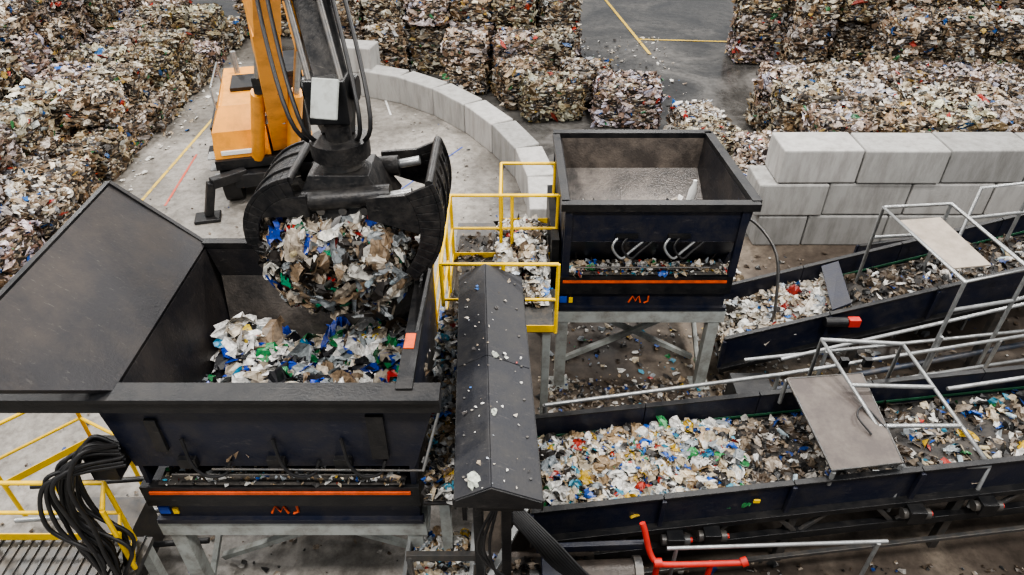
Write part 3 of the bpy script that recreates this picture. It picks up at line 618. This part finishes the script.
# ------------------------------------------------------------------ excavator
root=bpy.data.objects.new('material_handler_excavator',None); bpy.context.scene.collection.objects.link(root)
b=B()
rz=.25; C=Vector((-5.35,14.1,0)); Rz=Matrix.Rotation(rz,3,'Z')
def E(x,y,z): return tuple(C+Rz@Vector((x,y,z)))
b.box(E(0,0,.62),(1.3,2.6,.3),blackp,(0,0,rz))
for sx in (-.75,.75):
    for sy in (-.75,.85):
        b.tube([E(sx-.17,sy,.42),E(sx+.17,sy,.42)],.42,rubber,20); b.tube([E(sx-.19,sy,.42),E(sx+.19,sy,.42)],.2,orange,14)
for sx in (-1,1):
    for sy in (-1.35,1.45):
        b.beam(E(sx*.4,sy*.85,.75),E(sx*1.05,sy*1.1,.75),.2,.2,blackp); b.beam(E(sx*1.05,sy*1.1,.78),E(sx*1.25,sy*1.15,.08),.16,.16,blackp)
        b.box(E(sx*1.28,sy*1.15,.04),(.5,.4,.08),blackp,(0,0,rz))
b.tube([E(0,0,.72),E(0,0,.92)],.5,blackp,20)
b.obj('undercarriage',.02,root)
b=B()
def ebox(x0,x1,y0,y1,z0,z1,mat): b.box(E((x0+x1)/2,(y0+y1)/2,(z0+z1)/2),(x1-x0,y1-y0,z1-z0),mat,(0,0,rz))
ebox(-.95,.95,-1.1,1.5,.82,1.02,blackp)
b.hexa([E(-.95,-1.0,1.0),E(.15,-1.0,1.0),E(.15,1.6,1.0),E(-.95,1.6,1.0),E(-.9,-.9,1.55),E(.15,-.9,1.55),E(.15,1.55,1.6),E(-.9,1.55,1.6)],orange)
b.hexa([E(-.9,-.9,1.55),E(.15,-.9,1.55),E(.15,1.55,1.6),E(-.9,1.55,1.6),E(-.7,-.55,1.95),E(.12,-.55,1.95),E(.12,1.4,2.05),E(-.7,1.4,2.05)],orange)
ebox(.15,.95,.5,1.6,1.0,1.8,orange); ebox(-.97,-.91,-.5,.9,1.1,1.5,blackp); ebox(-.5,0,.1,.9,1.98,2.06,blackp)
ebox(-.8,-.1,-1.02,-.96,1.1,1.18,white); ebox(-.85,.1,-1.03,-.93,.86,.98,blackp)
for k in range(4): ebox(-.985,-.96,-.5,.9,1.15+k*.1,1.18+k*.1,darksteel)
b.tube([E(-.4,1.1,2.0),E(-.4,1.1,2.5)],.06,steel)
b.tube([E(-.75,-.6,1.9),E(-.75,-.6,2.35),E(-.75,.9,2.35),E(-.75,.9,1.9)],.02,steel)
for k in range(3): ebox(-1.1,-.9,-.95,-.6,.5+k*.25,.53+k*.25,steel)
b.obj('engine_house',.07,root)
b=B()
ebox(.3,1.0,-1.15,.1,1.4,1.52,blackp); ebox(.33,.97,-1.12,.07,1.52,2.65,glass); ebox(.3,1.0,-1.15,.1,2.65,2.75,blackp)
for x in (.33,.95):
    for y in (-1.12,.05): ebox(x-.03,x+.05,y-.03,y+.05,1.5,2.68,blackp)
ebox(.45,.85,-.9,-.2,1.0,1.4,blackp)
b.obj('cab',.02,root)
b=B()
P0=Vector((-4.8,13.5,1.2));P1=Vector((-3.92,11.3,4.3));P2=Vector((-2.55,8.55,7.35)); 
b.beam(P0,P1,.42,.5,orange,.42,.7); b.beam(P1,P2,.42,.7,orange,.34,.45)
b.tube([P0-Vector((.35,0,0)),P0+Vector((.35,0,0))],.15,blackp,14); b.box(P0+Vector((0,.25,-.25)),(.6,.7,.5),blackp)
for s in (-.36,.36):
    a_=Vector((-4.85+s,13.1,1.0)); c=P1+Vector((s*.95,.5,-.6)); m=a_.lerp(c,.62); b.tube([a_,m],.13,orange,12); b.tube([m,c],.06,steel,10)
for k in range(4): b.tube([P0+Vector((-.12+k*.08,-.35,.5)),P1+Vector((-.12+k*.08,-.1,.42)),P2+Vector((-.12+k*.08,-.1,.3))],.02,rubber,6)
mid=(P0+P1)/2
b.box(mid+Vector((0,-.25,.12)),(.5,.16,.3),blackp); b.box(P0.lerp(P1,.2)+Vector((.0,-.3,.15)),(.5,.12,.18),steel)
b.obj('boom',.03,root)
b=B()
S0=Vector((-2.5,8.35,7.35)); S1=Vector((-1.62,6.1,5.15)); dd=(S1-S0)
b.beam(S0,S1,.42,.5,grap,.3,.34)
b.beam(S0+Vector((-.24,0,.05)),S0+dd*.88+Vector((-.2,0,.05)),.07,.44,orange,.06,.3)
b.beam(S1+Vector((.03,-.26,.18)),S1+Vector((.0,-.42,-.12)),.24,.04,framegrey)
for s in (-.13,.15):
    b.tube([S0+dd*.1+Vector((s,-.28,.2)),S0+dd*.75+Vector((s,-.26,.15))],.065,rubber,10); b.tube([S0+dd*.75+Vector((s,-.26,.15)),S1+Vector((s,-.2,.1))],.028,darksteel,8)
for s in (-.24,-.18,.2,.27): b.tube(smooth([S0+dd*.3+Vector((s,-.1,0)),S0+dd*.65+Vector((s*1.5,-.3,0)),S1+Vector((s*1.4,-.3,-.15)),S1+Vector((s*.6,-.1,-.55))]),.022,rubber,7)
b.tube([S1-Vector((.24,0,0)),S1+Vector((.24,0,0))],.11,blackp,12)
for s in (-.17,.17): b.beam(S1+Vector((s,0,.05)),Vector((-1.58+s*.6,5.92,4.8)),.05,.2,blackp)
b.box(S1+Vector((0,-.1,-.05)),(.36,.3,.4),blackp)
b.obj('stick',.015,root)
b=B(); gy=5.9
b.tube([(-1.57,gy,4.9),(-1.57,gy,4.75)],.12,grap,14); b.tube([(-1.57,gy,4.76),(-1.57,gy,4.60)],[.27,.27],grap,18); b.tube([(-1.57,gy,4.62),(-1.57,gy,4.48)],[.2,.2],darksteel,18)
b.hexa([(-2.05,gy-.34,4.1),(-1.1,gy-.34,4.1),(-1.1,gy+.32,4.1),(-2.05,gy+.32,4.1),(-1.85,gy-.24,4.5),(-1.3,gy-.24,4.5),(-1.3,gy+.2,4.5),(-1.85,gy+.2,4.5)],grap)
for s in (-.30,.28): 
    b.tube([(-2.05,gy+s,4.26),(-1.1,gy+s,4.34)],.1,grap,12); b.tube([(-2.0,gy+s*1.1,4.28),(-2.3,gy+s*1.1,4.2)],.045,steel,8); b.tube([(-1.1,gy+s*1.1,4.34),(-.9,gy+s*1.1,4.38)],.045,steel,8)
for x in (-1.95,-1.75,-1.55,-1.35,-1.2): b.tube([(x,gy-.35,4.2),(x,gy-.37,4.2)],.04,darksteel,8)
def shell(cx,cz,r,a0,a1,piv,holes,hw=.55):
    y0,y1=gy-hw,gy+hw; na=12; ny=14
    P=lambda a,y,rr=r:(cx+math.cos(a)*rr,y,cz+math.sin(a)*rr)
    for i in range(na):
        A0=a0+(a1-a0)*i/na; A1=a0+(a1-a0)*(i+1)/na
        for j in range(ny):
            ya=y0+(y1-y0)*j/ny; yb_=y0+(y1-y0)*(j+1)/ny
            if holes and i in holes and j%2==1: continue
            b.poly([P(A0,ya),P(A1,ya),P(A1,yb_),P(A0,yb_)],.035,grap)
    for y in (y0,y1):
        outer=[P(a0+(a1-a0)*i/na,y) for i in range(na+1)]
        inner=[P(a0+(a1-a0)*i/na,y,r*(.74+.12*i/na)) for i in range(na+1)]
        for i in range(na): b.poly([outer[i],outer[i+1],inner[i+1],inner[i]],.04,grap)
        k=inner[:na//2+1]; b.poly([(piv[0],y,piv[1]+.1)]+k+[(piv[0],y,piv[1]-.12)],.045,grap)
    for y in (y0,(y0+y1)/2-.15,(y0+y1)/2+.15,y1):
        for i in range(na-2):
            A0=a0+(a1-a0)*i/na; A1=a0+(a1-a0)*(i+1)/na
            b.poly([P(A0,y,r),P(A1,y,r),P(A1,y,r+.04),P(A0,y,r+.04)],.03,grap)
    b.tube([P(a1,y0),P(a1,y1)],.03,brownst,8); b.tube([P(a0,y0),P(a0,y1)],.04,grap,8)
shell(-1.55,4.16,.9,math.radians(24),math.radians(-46),(-1.3,4.3),(1,3,5),.46)
shell(-1.88,3.95,.58,math.radians(100),math.radians(208),(-1.85,4.28),(5,9),.38)
b.obj('grapple',.006,root)
CC=np.array([-1.68,5.74,3.62])
def blobpts(n,lo=.82):
    th=R.uniform(0,2*math.pi,n); cz=R.uniform(-1,1,n); sr=np.sqrt(1-cz**2); rad=lo+.2*R.random(n)
    D=np.stack([np.cos(th)*sr,np.sin(th)*sr,cz],1); D=np.sign(D)*np.abs(D)**.75
    Pc=CC+D*np.array([.68,.42,.50])*rad[:,None]
    Pc[:,2]-=(R.random(n)**6)*.18*(D[:,2]<.1); return Pc,D
Pc,D=blobpts(5500); s1=scraps(Pc,D,.030,PAL_CLUMP,4.5,.55,align='v')
Pc,D=blobpts(700,.86); s2=bags(Pc,D,.06,PAL_CLUMP,2.2,.5)
Pc,D=blobpts(30,.88); s3=bottles(Pc,.07,PAL_BOT)
cl=unit(BT)*np.array([[.62,.38,.45]])*(1+R.normal(size=(len(BT),1))*.06)+CC
waste_obj('grabbed_waste',[s1,s2,s3],[(cl,BF,balem)],root)

# ------------------------------------------------------------------ litter on floor
ch=[]
def lit(n,x0,x1,y0,y1,size,pal,z=.02):
    P=np.stack([R.uniform(x0,x1,n),R.uniform(y0,y1,n),np.full(n,z)+R.random(n)*.015],1); ch.append(scraps(P,np.tile([[0,0,1.]],(n,1)),size,pal,1.7,.2))
lit(3200,.4,4.5,5.9,7.6,.03,PAL_DARK); lit(900,.4,6,6,9,.035,PAL_CONV); lit(1300,3,12,6,11,.035,PAL_DARK); lit(1600,.3,7,2,4.6,.03,PAL_DARK); lit(350,1,7,12.4,16,.04,PAL_WHITE); lit(240,2,5,18,24,.04,PAL_WHITE)
lit(400,-9.2,-8.2,8,22,.035,PAL_WHITE); lit(200,-3,0,12,18,.02,PAL_DARK); lit(260,.9,3.5,18.6,20.5,.05,PAL_WHITE); lit(700,-8,-1,8,18,.015,PAL_DARK); lit(500,-6.5,-1,3,7,.025,PAL_DARK)
waste_obj('loose_litter',ch)
PileAcc().add((.9,9.9,.01),(3.2,0,0),(0,1.4,0),.5,1700,.05,PAL_WHITE,51,edge=.4,solid=f_bay).add((3.2,12.6,.01),(1.6,0,0),(0,2.2,0),.35,700,.05,PAL_WHITE,52,edge=.4,solid=f_bay).obj()

# ------------------------------------------------------------------ light, world, camera
w=bpy.data.worlds.new('World'); bpy.context.scene.world=w; w.use_nodes=True
w.node_tree.nodes['Background'].inputs[0].default_value=(.93,.96,1,1); w.node_tree.nodes['Background'].inputs[1].default_value=.48
for x in (-11,-3.5,4,11.5):
    for y in (1,8.5,16,24):
        l=bpy.data.lights.new('ceiling_lamp','AREA'); l.energy=700; l.size=1.0; l.color=(1,.97,.93)
        o=bpy.data.objects.new('ceiling_lamp',l); o.location=(x,y,11.5); bpy.context.scene.collection.objects.link(o)
try: bpy.context.scene.view_settings.look='AgX - Medium High Contrast'
except Exception: pass
cam=bpy.data.cameras.new('camera'); cam.sensor_width=36; cam.lens=700/1024*36; cam.clip_end=200
co=bpy.data.objects.new('camera',cam); co.location=(0,0,7.5); co.rotation_euler=(math.radians(90-37),0,0)
bpy.context.scene.collection.objects.link(co); bpy.context.scene.camera=co
